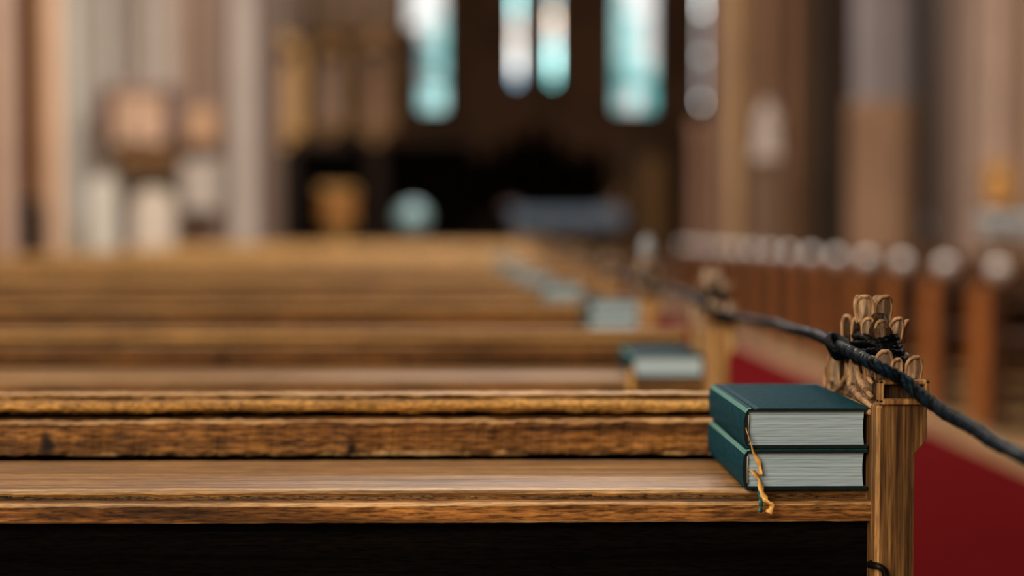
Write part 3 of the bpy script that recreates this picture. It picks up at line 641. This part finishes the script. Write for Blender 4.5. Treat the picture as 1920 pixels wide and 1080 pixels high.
def Zc(y, Y, x=1640): return at(x, y, Y).z
def make_finial(parent, single=False, lm=None):
    """poppyhead: neck, three tiers of crocket leaves; each tier a sub-part of the finial"""
    lm = lm or M_carve
    core = MB()
    z0 = Zc(712, 1.09); zt_ = Zc(585, 1.175)
    yc = 1.172 - P0
    core.lathe([(.019, z0), (.021, z0 + .006), (.014, z0 + .016), (.0105, z0 + .026), (.012, z0 + .034), (.008, z0 + .044), (.006, zt_)], 14, 0, yc, .85, 2.9)
    f = core.build('finial', M_recess, parent, True)  # dark core: shade between the leaves put into the colour
    def P3(xp, yp, Y):
        q = at(xp, yp, Y); return (q.x - XM, Y - P0, q.z)
    s_ = lambda px, Y: px * Y / F
    allm = MB(); allr = MB()
    def two(a, b, nm):
        o = a.build(nm, M_carve, f, True); n0 = len(a.f)
        return o
    def tier(nm, rows):
        for (xp, y0, y1, wpx, Y, fx, fy, ln, dr) in rows:
            a = MB() if single else allm; b = MB() if single else allr
            petal(a, b, P3(xp, y1, Y), (fx, fy, 0), s_(wpx, Y), s_(y1 - y0, Y), ln, dr)
            if single:
                n0 = len(a.f); a.add(b.v, b.f); o = a.build(nm, M_recess if dr == .55 else lm, f, True); o.data.materials.append(M_rimw)
                for p in o.data.polygons[n0:]: p.material_index = 1
    # (pixel centre x, top y, bottom y, width, distance, facing x, facing y, lean, droop)
    tier('carved_leaf', [(1621, 554, 606, 33, 1.165, -.22, -1, .18, .9), (1655, 554, 606, 33, 1.165, .22, -1, .18, .9),
                      (1616, 556, 606, 28, 1.195, -.5, 1, .2, .8), (1645, 556, 606, 28, 1.195, .5, 1, .2, .8)])
    tier('carved_leaf', [(1589, 591, 640, 20, 1.215, -.5, -1, .15, .55), (1607, 595, 650, 19, 1.185, -.35, -1, .2, .55), (1628, 596, 634, 24, 1.160, -.2, -1, .25, .5),
                         (1650, 601, 632, 17, 1.150, 0, -1, .2, .8), (1678, 595, 640, 28, 1.150, .25, -1, .3, .8), (1692, 600, 644, 22, 1.170, .9, -.5, .2, .7),
                         (1662, 598, 640, 26, 1.215, .9, .6, .2, .6), (1622, 600, 640, 22, 1.225, -.2, 1, .2, .6)])
    tier('carved_leaf', [(1565, 660, 716, 24, 1.235, -.6, -1, .1, .5), (1583, 668, 724, 20, 1.205, -.5, -1, .15, .55), (1606, 664, 720, 24, 1.165, -.5, -1, .15, .4),
                        (1634, 668, 714, 24, 1.120, -.35, -1, .2, .5), (1656, 656, 712, 32, 1.105, 0, -1, .2, .8), (1680, 672, 714, 20, 1.105, .1, -1, .2, .6),
                        (1712, 668, 714, 34, 1.110, .3, -1, .15, .9), (1690, 664, 712, 30, 1.170, 1, .1, .2, .7), (1650, 664, 712, 30, 1.240, .8, .6, .2, .7)])
    if not single:
        n0 = len(allm.f); allm.add(allr.v, allr.f); o = allm.build('leaves', lm, f, True); o.data.materials.append(M_rimw); o['kind'] = 'stuff'
        for p in o.data.polygons[n0:]: p.material_index = 1
    # carved scrolls on the shoulder below, both faces
    scs = []
    for sx in (-1, 1):
        for rr_, pp in ((.0018, ((1560, 672), (1551, 700), (1553, 730), (1562, 752))), (.0022, ((1590, 676), (1592, 700), (1582, 722), (1566, 736), (1560, 722), (1564, 706))),
                        (.0030, ((1596, 690), (1600, 722), (1618, 744), (1640, 762))), (.0026, ((1612, 686), (1616, 708), (1628, 730), (1641, 744))), (.0020, ((1624, 684), (1630, 704), (1641, 718))),
                        (.0040, ((1566, 742), (1590, 752), (1614, 762), (1640, 774)))):
            q = [at(a_, b_, min(1.262, .3005 * F / (a_ - 917))) for a_, b_ in pp]
            pts = catmull([(sx * .0195, v.y - P0, v.z) for v in q], 8); nn = len(pts)
            sc = MB(); sc.tube(pts, [rr_ * (.55 + .6 * math.sin(PI * (i + 1) / (nn + 1))) for i in range(nn)], 8); scs.append(sc)
        for k, (y0, y1, zz, r) in enumerate(()):
            pts = []
            for i in range(18):
                t = i / 17; y = y0 + (y1 - y0) * t
                pts.append((sx * (.0195 + .003 * math.sin(t * PI)), y, z0 + zz - .014 + .016 * math.sin(t * PI * 1.25 + .2) - .022 * t * (1 - k * .2)))
            sc = MB(); sc.tube(pts, [r * (.5 + math.sin(PI * (i + 1) / 19) * .8) for i in range(18)], 8); scs.append(sc)
        continue
        sp = [(sx * .0205, .148 + .015 * (1 - i / 26) * math.cos(i * .42), z0 - .006 + .015 * (1 - i / 26) * math.sin(i * .42)) for i in range(24)]
        sc = MB(); sc.tube(sp, [.0034 * (1 - i / 40) for i in range(24)], 7); scs.append(sc)
    if single:
        for sc in scs: sc.build('scroll', M_rimw, f, True)
    else:
        sc = MB()
        for q in scs: sc.add(q.v, q.f)
        sc.build('scrollwork', M_rimw, f, True)['kind'] = 'stuff'
    return f

def end_board(parent, near, mat):
    """upright end of the pew: bevelled post face, capped block, shoulder and lower panel"""
    zt_ = Zc(756, 1.09); h = (XP1 - XP0) / 2
    # front outline in X,Z with the notch on the aisle side
    zn0 = Zc(822, 1.09); zn1 = Zc(858, 1.09)
    out = [(-h, 0), (h - .0095, 0), (h - .0095, zn1 - .004)]
    for i in range(7):
        t = i / 6; out.append((h - .0095 + .0095 * (1 - math.cos(t * PI)) / 2, zn1 + (zn0 - zn1) * t))
    out += [(h, zt_ - .004), (h - .003, zt_), (-h + .003, zt_), (-h, zt_ - .004)]
    n = len(out); m = MB()
    # front face slightly chamfered
    cx = 0
    def ins(p, d):
        return (p[0] - math.copysign(d, p[0] - cx), p[1])
    f0 = [(ins(p, .0026)[0], 0.0, p[1]) for p in out]; f1 = [(p[0], .004, p[1]) for p in out]; f2 = [(p[0], .17, p[1]) for p in out]
    vs = f0 + f1 + f2; fs = [tuple(range(n))[::-1], tuple(range(2 * n, 3 * n))]
    for a in (0, n):
        for i in range(n): fs.append((a + i, a + (i + 1) % n, a + n + (i + 1) % n, a + n + i))
    m.add(vs, fs)
    post = m.build('end_post', mat, parent); post.data.materials.append(M_wornlitz)
    for i in range(n): post.data.polygons[2 + i].material_index = 1
    # panel behind, steps down toward the seat
    zs = Zc(752, 1.25)
    pts = [(.17, 0), (.17, zt_ - .012), (.20, zt_ - .03), (.235, zt_ - .055), (.26, zt_ - .10), (.29, .66), (.33, .60), (.36, .60), (.36, 0)]
    MB().prism(pts, 'x', -h + .006, h - .012).build('end_panel', mat, parent)
    # block with raised rims round a sunk face, its shade put into the colour
    zb0, zb1 = zt_, Zc(712, 1.09)
    MB().box(-h + .002, h - .002, .030, .168, zb0 - .002, zb1 - .0005, .0015).build('carved_shoulder', M_carve, parent)
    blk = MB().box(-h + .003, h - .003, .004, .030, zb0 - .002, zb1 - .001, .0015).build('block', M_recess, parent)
    rim2 = MB()
    for (x0, x1, z0, z1) in ((-h, h, zb0 - .001, zb0 + .0035), (-h, -h + .0045, zb0, zb1), (h - .004, h, zb0, zb1), (-h, h, zb1 - .0035, zb1)):
        rim2.box(x0, x1, -.003, .003, z0, z1, .0011)
    rim2.build('rim', M_wornlitz, blk)
    return post

def far_finial(parent, mat):
    """same poppyhead outline, small in the picture"""
    return make_finial(parent)

def make_pew(near, mats=None):
    """built at the origin (world X kept, Y measured from P0)"""
    mr, mp_, ms, me_, mst, mpost = mats or (M_rail, M_plank, M_shelf, M_edge, M_strip, M_post)
    e = empty('pew')
    n = 900 if near == 1 else 24; A = .0021 if near == 1 else .0006
    y = lambda v: v - P0
    X1 = XP0 + .001
    nz = near == 1
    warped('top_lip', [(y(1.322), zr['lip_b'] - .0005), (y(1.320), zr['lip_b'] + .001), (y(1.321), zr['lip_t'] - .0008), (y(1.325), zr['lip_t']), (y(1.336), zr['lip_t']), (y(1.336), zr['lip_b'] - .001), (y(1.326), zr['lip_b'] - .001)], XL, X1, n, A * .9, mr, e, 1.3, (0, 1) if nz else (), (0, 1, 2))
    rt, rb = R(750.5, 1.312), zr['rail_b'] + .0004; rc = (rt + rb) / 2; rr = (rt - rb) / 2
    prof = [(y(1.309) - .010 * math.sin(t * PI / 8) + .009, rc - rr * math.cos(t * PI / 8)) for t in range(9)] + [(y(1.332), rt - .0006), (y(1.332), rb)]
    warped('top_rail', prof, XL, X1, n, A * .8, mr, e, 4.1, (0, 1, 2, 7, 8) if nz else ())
    MB().box(XL, X1, y(1.327), y(1.335), .70, zr['lip_b'] - .0004).build('back_panel', M_blackwood_shade, e)  # black behind the rail gap: shade put into the colour
    MB().box(XL, X1, y(1.315), y(1.327), zr['pl_t'] - .006, zr['rail_b'] + .004).build('groove_shade', M_blackwood_shade, e)  # added black strip, darkens the gap between rail and plank
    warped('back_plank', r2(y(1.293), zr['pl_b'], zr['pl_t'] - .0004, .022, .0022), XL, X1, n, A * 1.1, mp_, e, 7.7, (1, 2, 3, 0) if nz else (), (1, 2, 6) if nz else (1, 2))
    sh, shb = zr['sh'], zr['sh_b']
    warped('shelf', [(y(1.1225), shb), (y(1.1215), shb + .003), (y(1.1200), sh - .0026), (y(1.1225), sh - .0006), (y(1.130), sh), (y(1.268), sh), (y(1.268), shb)], XL, X1, n, A * .35, ms, e, 11.2, (1, 2) if nz else (), (2, 3))
    warped('shelf_edge', [(y(1.1212), shb + .0012), (y(1.1206), sh - .0040), (y(1.1220), sh - .0030), (y(1.1230), shb + .001)], XL, X1, n, A * .4, me_, e, 12.9)
    warped('front_strip', r2(y(1.105), zr['st_b'], zr['st_t'], .020, .0020), XL, X1, n, A * .4, mst, e, 15.5, (1, 2) if nz else (), (1, 2, 6) if nz else (1, 2))
    MB().box(XL, X1, y(1.130), y(1.335), zr['st_b'] + .002, shb - .0005).build('shelf_underside', M_blackwood_shade, e)
    MB().box(XL, X1, y(1.116), y(1.130), .08, zr['st_b'] + .002, .001).build('lower_panel', M_blackwood_shade, e)  # shadow under the shelf put into the panel's black
    MB().box(XL, X1, y(1.36), y(1.72), .43, .46, .008).build('seat', ms, e)
    MB().box(XL, X1, y(1.335), y(1.347), .46, zr['lip_b'] - .004, .003).build('backrest_board', mst, e)
    MB().box(XL, X1, y(1.40), y(1.43), 0, .43).build('seat_support', M_blackwood_shade, e)
    g = empty('end_upright'); g.parent = e; g.location = (XM, 0, 0)
    end_board(g, near, mpost)
    fin = make_finial(g, near == 1 or near == 2, None if near == 1 else M_palecarve)
    # far end by the side aisle
    g2 = MB().box(XL - .05, XL, 0, .60, 0, zr['rail_b'], .004).build('wall_end_panel', mpost, e)
    return e

def flatten_end(e):
    """end_upright is only a carrier: hand its pieces to the pew itself"""
    for g in [c for c in e.children if c.name.startswith('end_upright')]:
        for ch in list(g.children):
            ch.parent = e; ch.location = ch.location + g.location
        bpy.data.objects.remove(g)
near_pew = make_pew(1); flatten_end(near_pew)
near_pew.location = (0, P0, 0)
# small dark iron hook on the inner side of the nearest post
hk = MB(); zk = Zc(1072, 1.09)
hk.tube(catmull([(XP0 + .001, .012, zk + .004), (XP0 - .003, .006, zk + .004), (XP0 + .001, -.003, zk + .005), (XP0 + .006, -.004, zk + .001), (XP0 + .007, -.004, zk - .01)], 5), .0028, 8)
hk.build('iron_hook', M_iron, near_pew, True)
tag(near_pew, 'sharp worn wooden pew nearest the camera, bearing the stack of two green books', 'pew', 'pews left of the red carpet')
ORD = ['', 'second', 'third', 'fourth', 'fifth', 'sixth', 'seventh', 'eighth', 'ninth', 'tenth', 'eleventh', 'twelfth', 'thirteenth', 'fourteenth', 'fifteenth', 'sixteenth', 'seventeenth', 'eighteenth', 'nineteenth', 'twentieth']
base_pew = make_pew(0, (M_rail, M_plank, M_shelf, M_edge, M_strip, M_post2)); flatten_end(base_pew)
NLEFT = 19
pews = [near_pew]
second_pew = make_pew(2, (M_rail, M_plank, M_shelf, M_edge, M_strip, M_post2)); flatten_end(second_pew)
for k in range(1, NLEFT):
    o = second_pew if k == 1 else base_pew if k == 2 else copy_tree(base_pew)
    o.location = (0, P0 + PITCHY * k, 0)
    lab = {1: 'golden brown pew just beyond the nearest one, bearing a single green book', 2: 'third pew from the camera on the left, with a pale knob on its carved end'}.get(k, 'blurred golden brown pew, %s from the camera left of the carpet' % ORD[k])
    tag(o, lab, 'pew', 'pews left of the red carpet'); pews.append(o)
# the third pew's finial carries an added bud, bluish window light in its colour
MB().lathe([(.006, Zc(560, 1.17)), (.010, Zc(560, 1.17) + .006), (.015, Zc(560, 1.17) + .018), (.013, Zc(560, 1.17) + .032), (.005, Zc(560, 1.17) + .042), (.001, Zc(560, 1.17) + .046)], 14, XM, .082).build('bud_knob', plain('bluish_light_bud', (.42, .50, .62, 1), .3, .6), pews[2], True)

M_palewhite = plain('knob_glint_white', (.88, .84, .82, 1), .22, 1.0)  # bright glints on the pew ends put into this white
# right-hand pews, lower and redder
def right_pew():
    e = empty('pew'); XR0, XR1 = 0, 3.30; dz = -.155
    MB().box(.04, XR1, .22, .27, zr['pl_b'] + dz, zr['lip_t'] + dz, .006).build('top_rail', M_redshade, e)
    MB().box(.04, XR1, .03, .23, zr['sh_b'] + dz, zr['sh'] + dz, .003).build('shelf', M_redshade, e)
    MB().box(.04, XR1, .01, .04, zr['st_b'] + dz, zr['st_t'] + dz, .002).build('front_strip', M_redshade, e)
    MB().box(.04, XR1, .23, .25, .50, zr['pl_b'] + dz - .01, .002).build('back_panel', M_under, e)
    for z in (.16, .27, .38): MB().box(.04, XR1, .20, .23, z, z + .045, .004).build('lower_slat', M_redshade, e)
    MB().box(.04, XR1, .27, .62, .43, .46, .008).build('seat', M_redshade, e)
    zt_ = Zc(756, 1.09) + dz
    MB().prism([(.15, 0), (.15, zt_), (.38, zt_), (.42, zt_ - .04), (.43, .62), (.43, 0)], 'x', 0, .045).build('end_panel', M_red, e)
    MB().box(.002, .043, 0, .155, 0, zt_ - .001, .003).build('front_post', M_redshade, e)  # dark front: its shade put into the colour
    MB().box(XR1, XR1 + .045, 0, .5, 0, zt_, .004).build('wall_end_panel', M_red, e)
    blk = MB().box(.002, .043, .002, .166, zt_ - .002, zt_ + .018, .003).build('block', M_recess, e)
    zc_ = EYE - .180
    MB().lathe([(.020, zt_ + .016), (.020, zt_ + .024), (.013, zt_ + .030), (.016, zt_ + .036), (.024, zt_ + .04)], 14, .0225, .06).build('knob_neck', M_red, e, True)
    MB().lathe([(max(.004, .050 * math.sin(PI * t / 14)), zt_ + .085 - .050 * math.cos(PI * t / 14)) for t in range(15)], 20, .0225, .06).build('knob', M_palewhite, e, True)  # added ball, sized and whitened to give the blurred glints
    return e
rp = right_pew(); NRIGHT = 15
for k in range(NRIGHT):
    o = rp if k == 0 else copy_tree(rp)
    o.location = (2.60, 7.22 + PITCHY * k, 0)
    tag(o, ('reddish brown pew across the carpet, nearest the camera on that side' if k == 0 else 'reddish brown pew across the carpet, %s from the camera on that side' % ORD[k]), 'pew', 'pews right of the red carpet')

# ------------------------------------------------------------------ books
def make_book(W_=.0985, Lb=.1735, T=.0320, seed=0, detail=True):
    """closed book lying flat: origin at front left bottom, spine on the left (x=0), tail edge facing -Y"""
    e = empty('hymn_book'); c = .0029; sq = .0028
    def arc(inner):
        pts = []; r = T / 2 - (c if inner else 0)
        return r
    # cover: C-shaped case with lightly rounded spine, hinge grooves
    out = [(W_, T), (.012, T), (.0085, T - .0009), (.0055, T), (.0026, T - .0006), (.0004, T - .0034)]
    for i in range(1, 6): t = i / 6; out.append((-.0012 * math.sin(t * PI), T - .0034 - (T - .0068) * t))
    out += [(.0004, .0034), (.0026, .0006), (.0055, 0), (.0085, .0009), (.012, 0), (W_, 0)]
    inn = []
    for px_, pz_ in out:
        q = min(max(pz_, c), T - c); x_ = max(px_, .0030) if px_ < .011 else px_
        inn.append((x_, q))
    poly = out + inn[::-1]; no = len(out); n = len(poly)
    MB_ = MB(); 
    ys = [0, .0012, Lb - .0012, Lb]; vs = []
    cen = (W_ / 2, T / 2)
    for y in ys:
        s = .0007 if y in (0, Lb) else 0
        for i, p in enumerate(poly):
            dx = dz = 0
            if s and i < len(out): dz = -s if p[1] > T / 2 else s; dx = s if p[0] < .004 else (-s if p[0] > W_ - .001 else 0)
            vs.append((p[0] + dx, y, p[1] + dz))
    fs = []
    for a in range(3):
        for i in range(n): fs.append((a * n + i, a * n + (i + 1) % n, (a + 1) * n + (i + 1) % n, (a + 1) * n + i))
    bm = bmesh.new(); bv = [bm.verts.new(v) for v in vs]
    for f in fs: bm.faces.new([bv[i] for i in f])
    for a in (0, 3):
        for i in range(no - 1): bm.faces.new([bv[a * n + i], bv[a * n + i + 1], bv[a * n + n - 2 - i], bv[a * n + n - 1 - i]])
    bmesh.ops.recalc_face_normals(bm, faces=bm.faces)
    me = bpy.data.meshes.new('cover'); bm.to_mesh(me); bm.free(); me.materials.append(M_cover); me.materials.append(M_cover2)
    me.materials.append(M_spinelit)
    for p in me.polygons:
        c_ = p.center
        if abs(p.normal.y) > .8: p.material_index = 1
        elif c_.z > T - .0030 and -.0002 < c_.x < .0028 and p.normal.z > .2: p.material_index = 2
        elif c_.z > T - .002 and .0042 < c_.x < .0055 and p.normal.z > .2: p.material_index = 2
    o = bpy.data.objects.new('cover', me); C.objects.link(o); o.parent = e
    # pages: concave fore edge, faintly stepped gatherings on the tail edge
    rows = 26 if detail else 6; vs = []; cols = 24 if detail else 3
    z0, z1 = c + .0002, T - c - .0002
    rnd = random.Random(seed)
    offs = [rnd.uniform(-.00018, .00018) for _ in range(rows + 1)]
    for i in range(rows + 1):
        t = i / rows; z = z0 + (z1 - z0) * t
        xr = W_ - sq - .0009 * math.sin(t * PI); xl = .0038 - .0005 * math.sin(t * PI)
        for k in range(cols + 1): x = xl + (xr - xl) * k / cols; vs.append((x, sq + offs[i] + .0003 * noise.noise(Vector((x * 60, i * .6, seed))), z))
        for k in range(cols + 1): x = xr + (xl - xr) * k / cols; vs.append((x, Lb - sq, z))
    m = 2 * (cols + 1); fs = []
    for i in range(rows):
        for k in range(m): fs.append((i * m + k, i * m + (k + 1) % m, (i + 1) * m + (k + 1) % m, (i + 1) * m + k))
    fs.append(tuple(range(m))); fs.append(tuple(range(rows * m + m - 1, rows * m - 1, -1)))
    link_mesh('pages', vs, fs, M_page if detail else M_page2, e)
    if detail:
        hb = MB().tube([(.0035, sq - .0012, c + .003), (.0028, sq - .0016, T / 2), (.0035, sq - .0012, T - c - .003)], .0012, 8)
        hb.build('headband', plain('white_headband_%d' % seed, (.5, .55, .52, 1), .6), e, True)
    return e
def ribbon(pts, wd, mat, parent, name='ribbon', n=8, tw=None):
    """flat strip; pts world-like local, width along a slowly turning direction"""
    P = catmull(pts, n); vs = []; N = len(P)
    for i, p in enumerate(P):
        a = P[max(i - 1, 0)]; b = P[min(i + 1, N - 1)]; t = (b - a).normalized()
        an = (tw(i / (N - 1)) if tw else 0)
        sd = Vector((math.cos(an), math.sin(an), 0)); sd = (sd - t * sd.dot(t)).normalized(); nn = t.cross(sd)
        ww = wd * (1 + .25 * math.sin(i * .7)) / 2
        for s, q in ((-1, -1), (1, -1), (1, 1), (-1, 1)): vs.append(p + sd * s * ww + nn * q * .00022)
    fs = []
    for i in range(N - 1):
        for k in range(4): fs.append((i * 4 + k, i * 4 + (k + 1) % 4, (i + 1) * 4 + (k + 1) % 4, (i + 1) * 4 + k))
    fs += [(0, 1, 2, 3), (N * 4 - 1, N * 4 - 2, N * 4 - 3, N * 4 - 4)]
    return link_mesh(name, vs, fs, mat, parent, True)
YB = 1.1115
shz = zr['sh'] + .0004
bx0 = at(1394, 840, YB).x
zt_top = at(1500, 764, YB).z
T = (zt_top - shz) / 2
Wb = XP0 - bx0 - .0008
lower = make_book(Wb, .176, T - .0002, 3); lower.location = (bx0 - .0002, YB + .0005, shz)
upper = make_book(Wb - .0006, .176, T - .0002, 8); upper.location = (bx0 + .0004, YB, shz + T)
tag(lower, 'green hymn book at the bottom of the sharp two-book stack, against the shelf', 'book', 'green books on the pew shelves')
tag(upper, 'green hymn book on top of the sharp two-book stack, gold ribbon hanging out', 'book', 'green books on the pew shelves')
def rp_(px, py, Y, o): return at(px, py, Y) - Vector(o.location)
ribbon([rp_(1402, 800, YB + .006, upper), rp_(1400, 806, YB - .0004, upper), rp_(1408, 830, YB - .0014, upper), rp_(1415, 852, YB - .0012, upper), rp_(1424, 872, YB - .0004, upper), rp_(1426, 890, YB - .001, upper)], .0034, M_gild, upper, tw=lambda t: .3 + 1.1 * math.sin(t * 5))
ribbon([rp_(1408, 882, YB + .006, lower), rp_(1411, 884, YB - .001, lower), rp_(1424, 900, YB - .003, lower), rp_(1428, 922, 1.102, lower), rp_(1436, 938, 1.0965, lower), rp_(1447, 948, 1.0955, lower), rp_(1441, 962, 1.0955, lower)], .0044, M_gild, lower, tw=lambda t: .7 * math.sin(t * 6))
ribbon([rp_(1424, 905, YB + .004, lower), rp_(1425, 915, YB - .001, lower), rp_(1426, 935, 1.0975, lower), rp_(1427, 950, 1.0965, lower), rp_(1425, 961, 1.0965, lower)], .0032, M_tealrib, lower, tw=lambda t: .3)

M_cover_b = M_cover
blank = make_book(.1015, .176, .0315, 5, False)
def far_stack(k, x, n, lab, T_=.0315, rib=False):
    out = []
    for i in range(n):
        o = blank if not far_stack.used else copy_tree(blank)
        far_stack.used = True
        o.location = (x + (.003 if i % 2 else 0), P0 + PITCHY * k + .022 + (.004 if i % 2 else 0), zr['sh'] + .0009 + i * (.0316))
        o.rotation_euler = (0, 0, 0)
        tag(o, lab[i], 'book', 'green books on the pew shelves'); out.append(o)
    return out
far_stack.used = False
b1 = far_stack(1, .1975, 1, ['single blurred green book on the second pew, gold ribbon below it'])
far_stack(2, .1960, 2, ['lower pale-edged green book on the shelf of the third pew', 'upper pale-edged green book on the shelf of the third pew'])
far_stack(3, .138, 2, ['lower blurred green book on the shelf of the fourth pew', 'upper blurred green book on the shelf of the fourth pew'])
far_stack(4, .095, 2, ['lower blurred green book on the shelf of the fifth pew', 'upper blurred green book on the shelf of the fifth pew'])
far_stack(5, .062, 2, ['lower blurred green book on the shelf of the sixth pew', 'upper blurred green book on the shelf of the sixth pew'])
far_stack(6, .040, 2, ['lower blurred green book on the shelf of the seventh pew', 'upper blurred green book on the shelf of the seventh pew'])
far_stack(7, .020, 2, ['lower blurred green book on the shelf of the eighth pew', 'upper blurred green book on the shelf of the eighth pew'])
far_stack(8, .010, 2, ['lower blurred green book on the shelf of the ninth pew', 'upper blurred green book on the shelf of the ninth pew'])
ob = b1[0]
yb = ob.location.y
ribbon([rp_(1186, 690, yb + .004, ob), rp_(1184, 694, yb - .001, ob), rp_(1185, 712, yb - .002, ob), rp_(1183, 735, yb - .014, ob)], .008, M_gild, ob, tw=lambda t: .2)

# ------------------------------------------------------------------ rope
def strands(path, Rr, r, pitch, ns, phase=0, kn=.0):
    out = []
    P = path; N = len(P); L_ = 0; lens = [0]
    for i in range(1, N): L_ += (P[i] - P[i - 1]).length; lens.append(L_)
    frames = []; prev = None
    for i, p in enumerate(P):
        t = (P[min(i + 1, N - 1)] - P[max(i - 1, 0)]).normalized()
        u = t.cross(Vector((0, 0, 1))) if prev is None else prev - t * prev.dot(t)
        u.normalize(); prev = u; frames.append((u, t.cross(u)))
    for s in range(ns):
        pts = []; rad = []
        for i, p in enumerate(P):
            a = 2 * PI * (lens[i] / pitch + s / ns) + phase
            pts.append(p + (frames[i][0] * math.cos(a) + frames[i][1] * math.sin(a)) * Rr)
            rad.append(r * (1 + kn * math.sin(lens[i] / .0062 * 2 + s * 2.1) + .15 * noise.noise(Vector((lens[i] * 60, s, 0)))))
        out.append((pts, rad))
    return out
rope = empty('rope', (XM, P0, 0)); tag(rope, 'dark navy twisted rope strung from carved pew end to carved pew end', 'rope')
off = Vector(rope.location)
raw = [Vector((.325, -.35, EYE - .120)), Vector((.327, .1, EYE - .140)), Vector((.329, .5, EYE - .148)),
       at(1920, 859, .875), at(1835, 806, .965), at(1765, 768, 1.035), at(1722, 738, 1.066)]
ring = [at(1690, 712, 1.078), at(1640, 686, 1.083), at(1604, 664, 1.13), at(1575, 648, 1.19), at(1548, 635, 1.26), at(1480, 615, 1.50), at(1425, 602, 1.72)]
for k in range(3):
    for q in ring: raw.append(q + Vector((0, PITCHY * k, 0)))
raw.append(ring[0] + Vector((0, PITCHY * 3, 0)))
path = [p - off for p in catmull(raw, .0035)]
for i, (pts, rad) in enumerate(strands(path, .0025, .0033, .021, 3, 0, .24)):
    m = MB().tube(pts, rad, 6); m.build('strand', M_darkblue if i else M_blackrope, rope, True)
# loops tied round each carved neck
def loops(k):
    yc = 1.172 - P0 + PITCHY * k; rnd = random.Random(k)
    m = MB()
    for j in range(6):
        z = Zc(678, 1.15) + j * .0040; hx = .0165 + rnd.uniform(-.001, .0015) - j * .0008; hy = .052 - j * .004
        pts = []
        for i in range(72):
            a = 2 * PI * i / 72; ca, sa = math.cos(a), math.sin(a)
            pts.append((hx * math.copysign(abs(ca) ** .7, ca), yc + hy * math.copysign(abs(sa) ** .7, sa), z + .0022 * math.sin(a + j * 1.3) + .0014 * math.sin(3 * a + j)))
        m.tube(pts, [.0032 * (1 + .16 * math.sin(i * 1.75)) for i in range(72)], 7, True)
    m.build('tied_loop', M_blackrope, rope, True)
for k in range(4): loops(k)
kp = MB()
for j in range(3):
    c0 = at(1566 + 6 * j, 645 + 5 * j, 1.19) - off
    kp.tube([c0 + Vector((.0050 * math.cos(a + j), .009 * math.sin(a * 1 + j * .8), .0060 * math.sin(a + j * 1.4))) for a in [2 * PI * i / 20 for i in range(20)]], .0038, 7, True)
kp.build('knot', M_blackrope, rope, True)
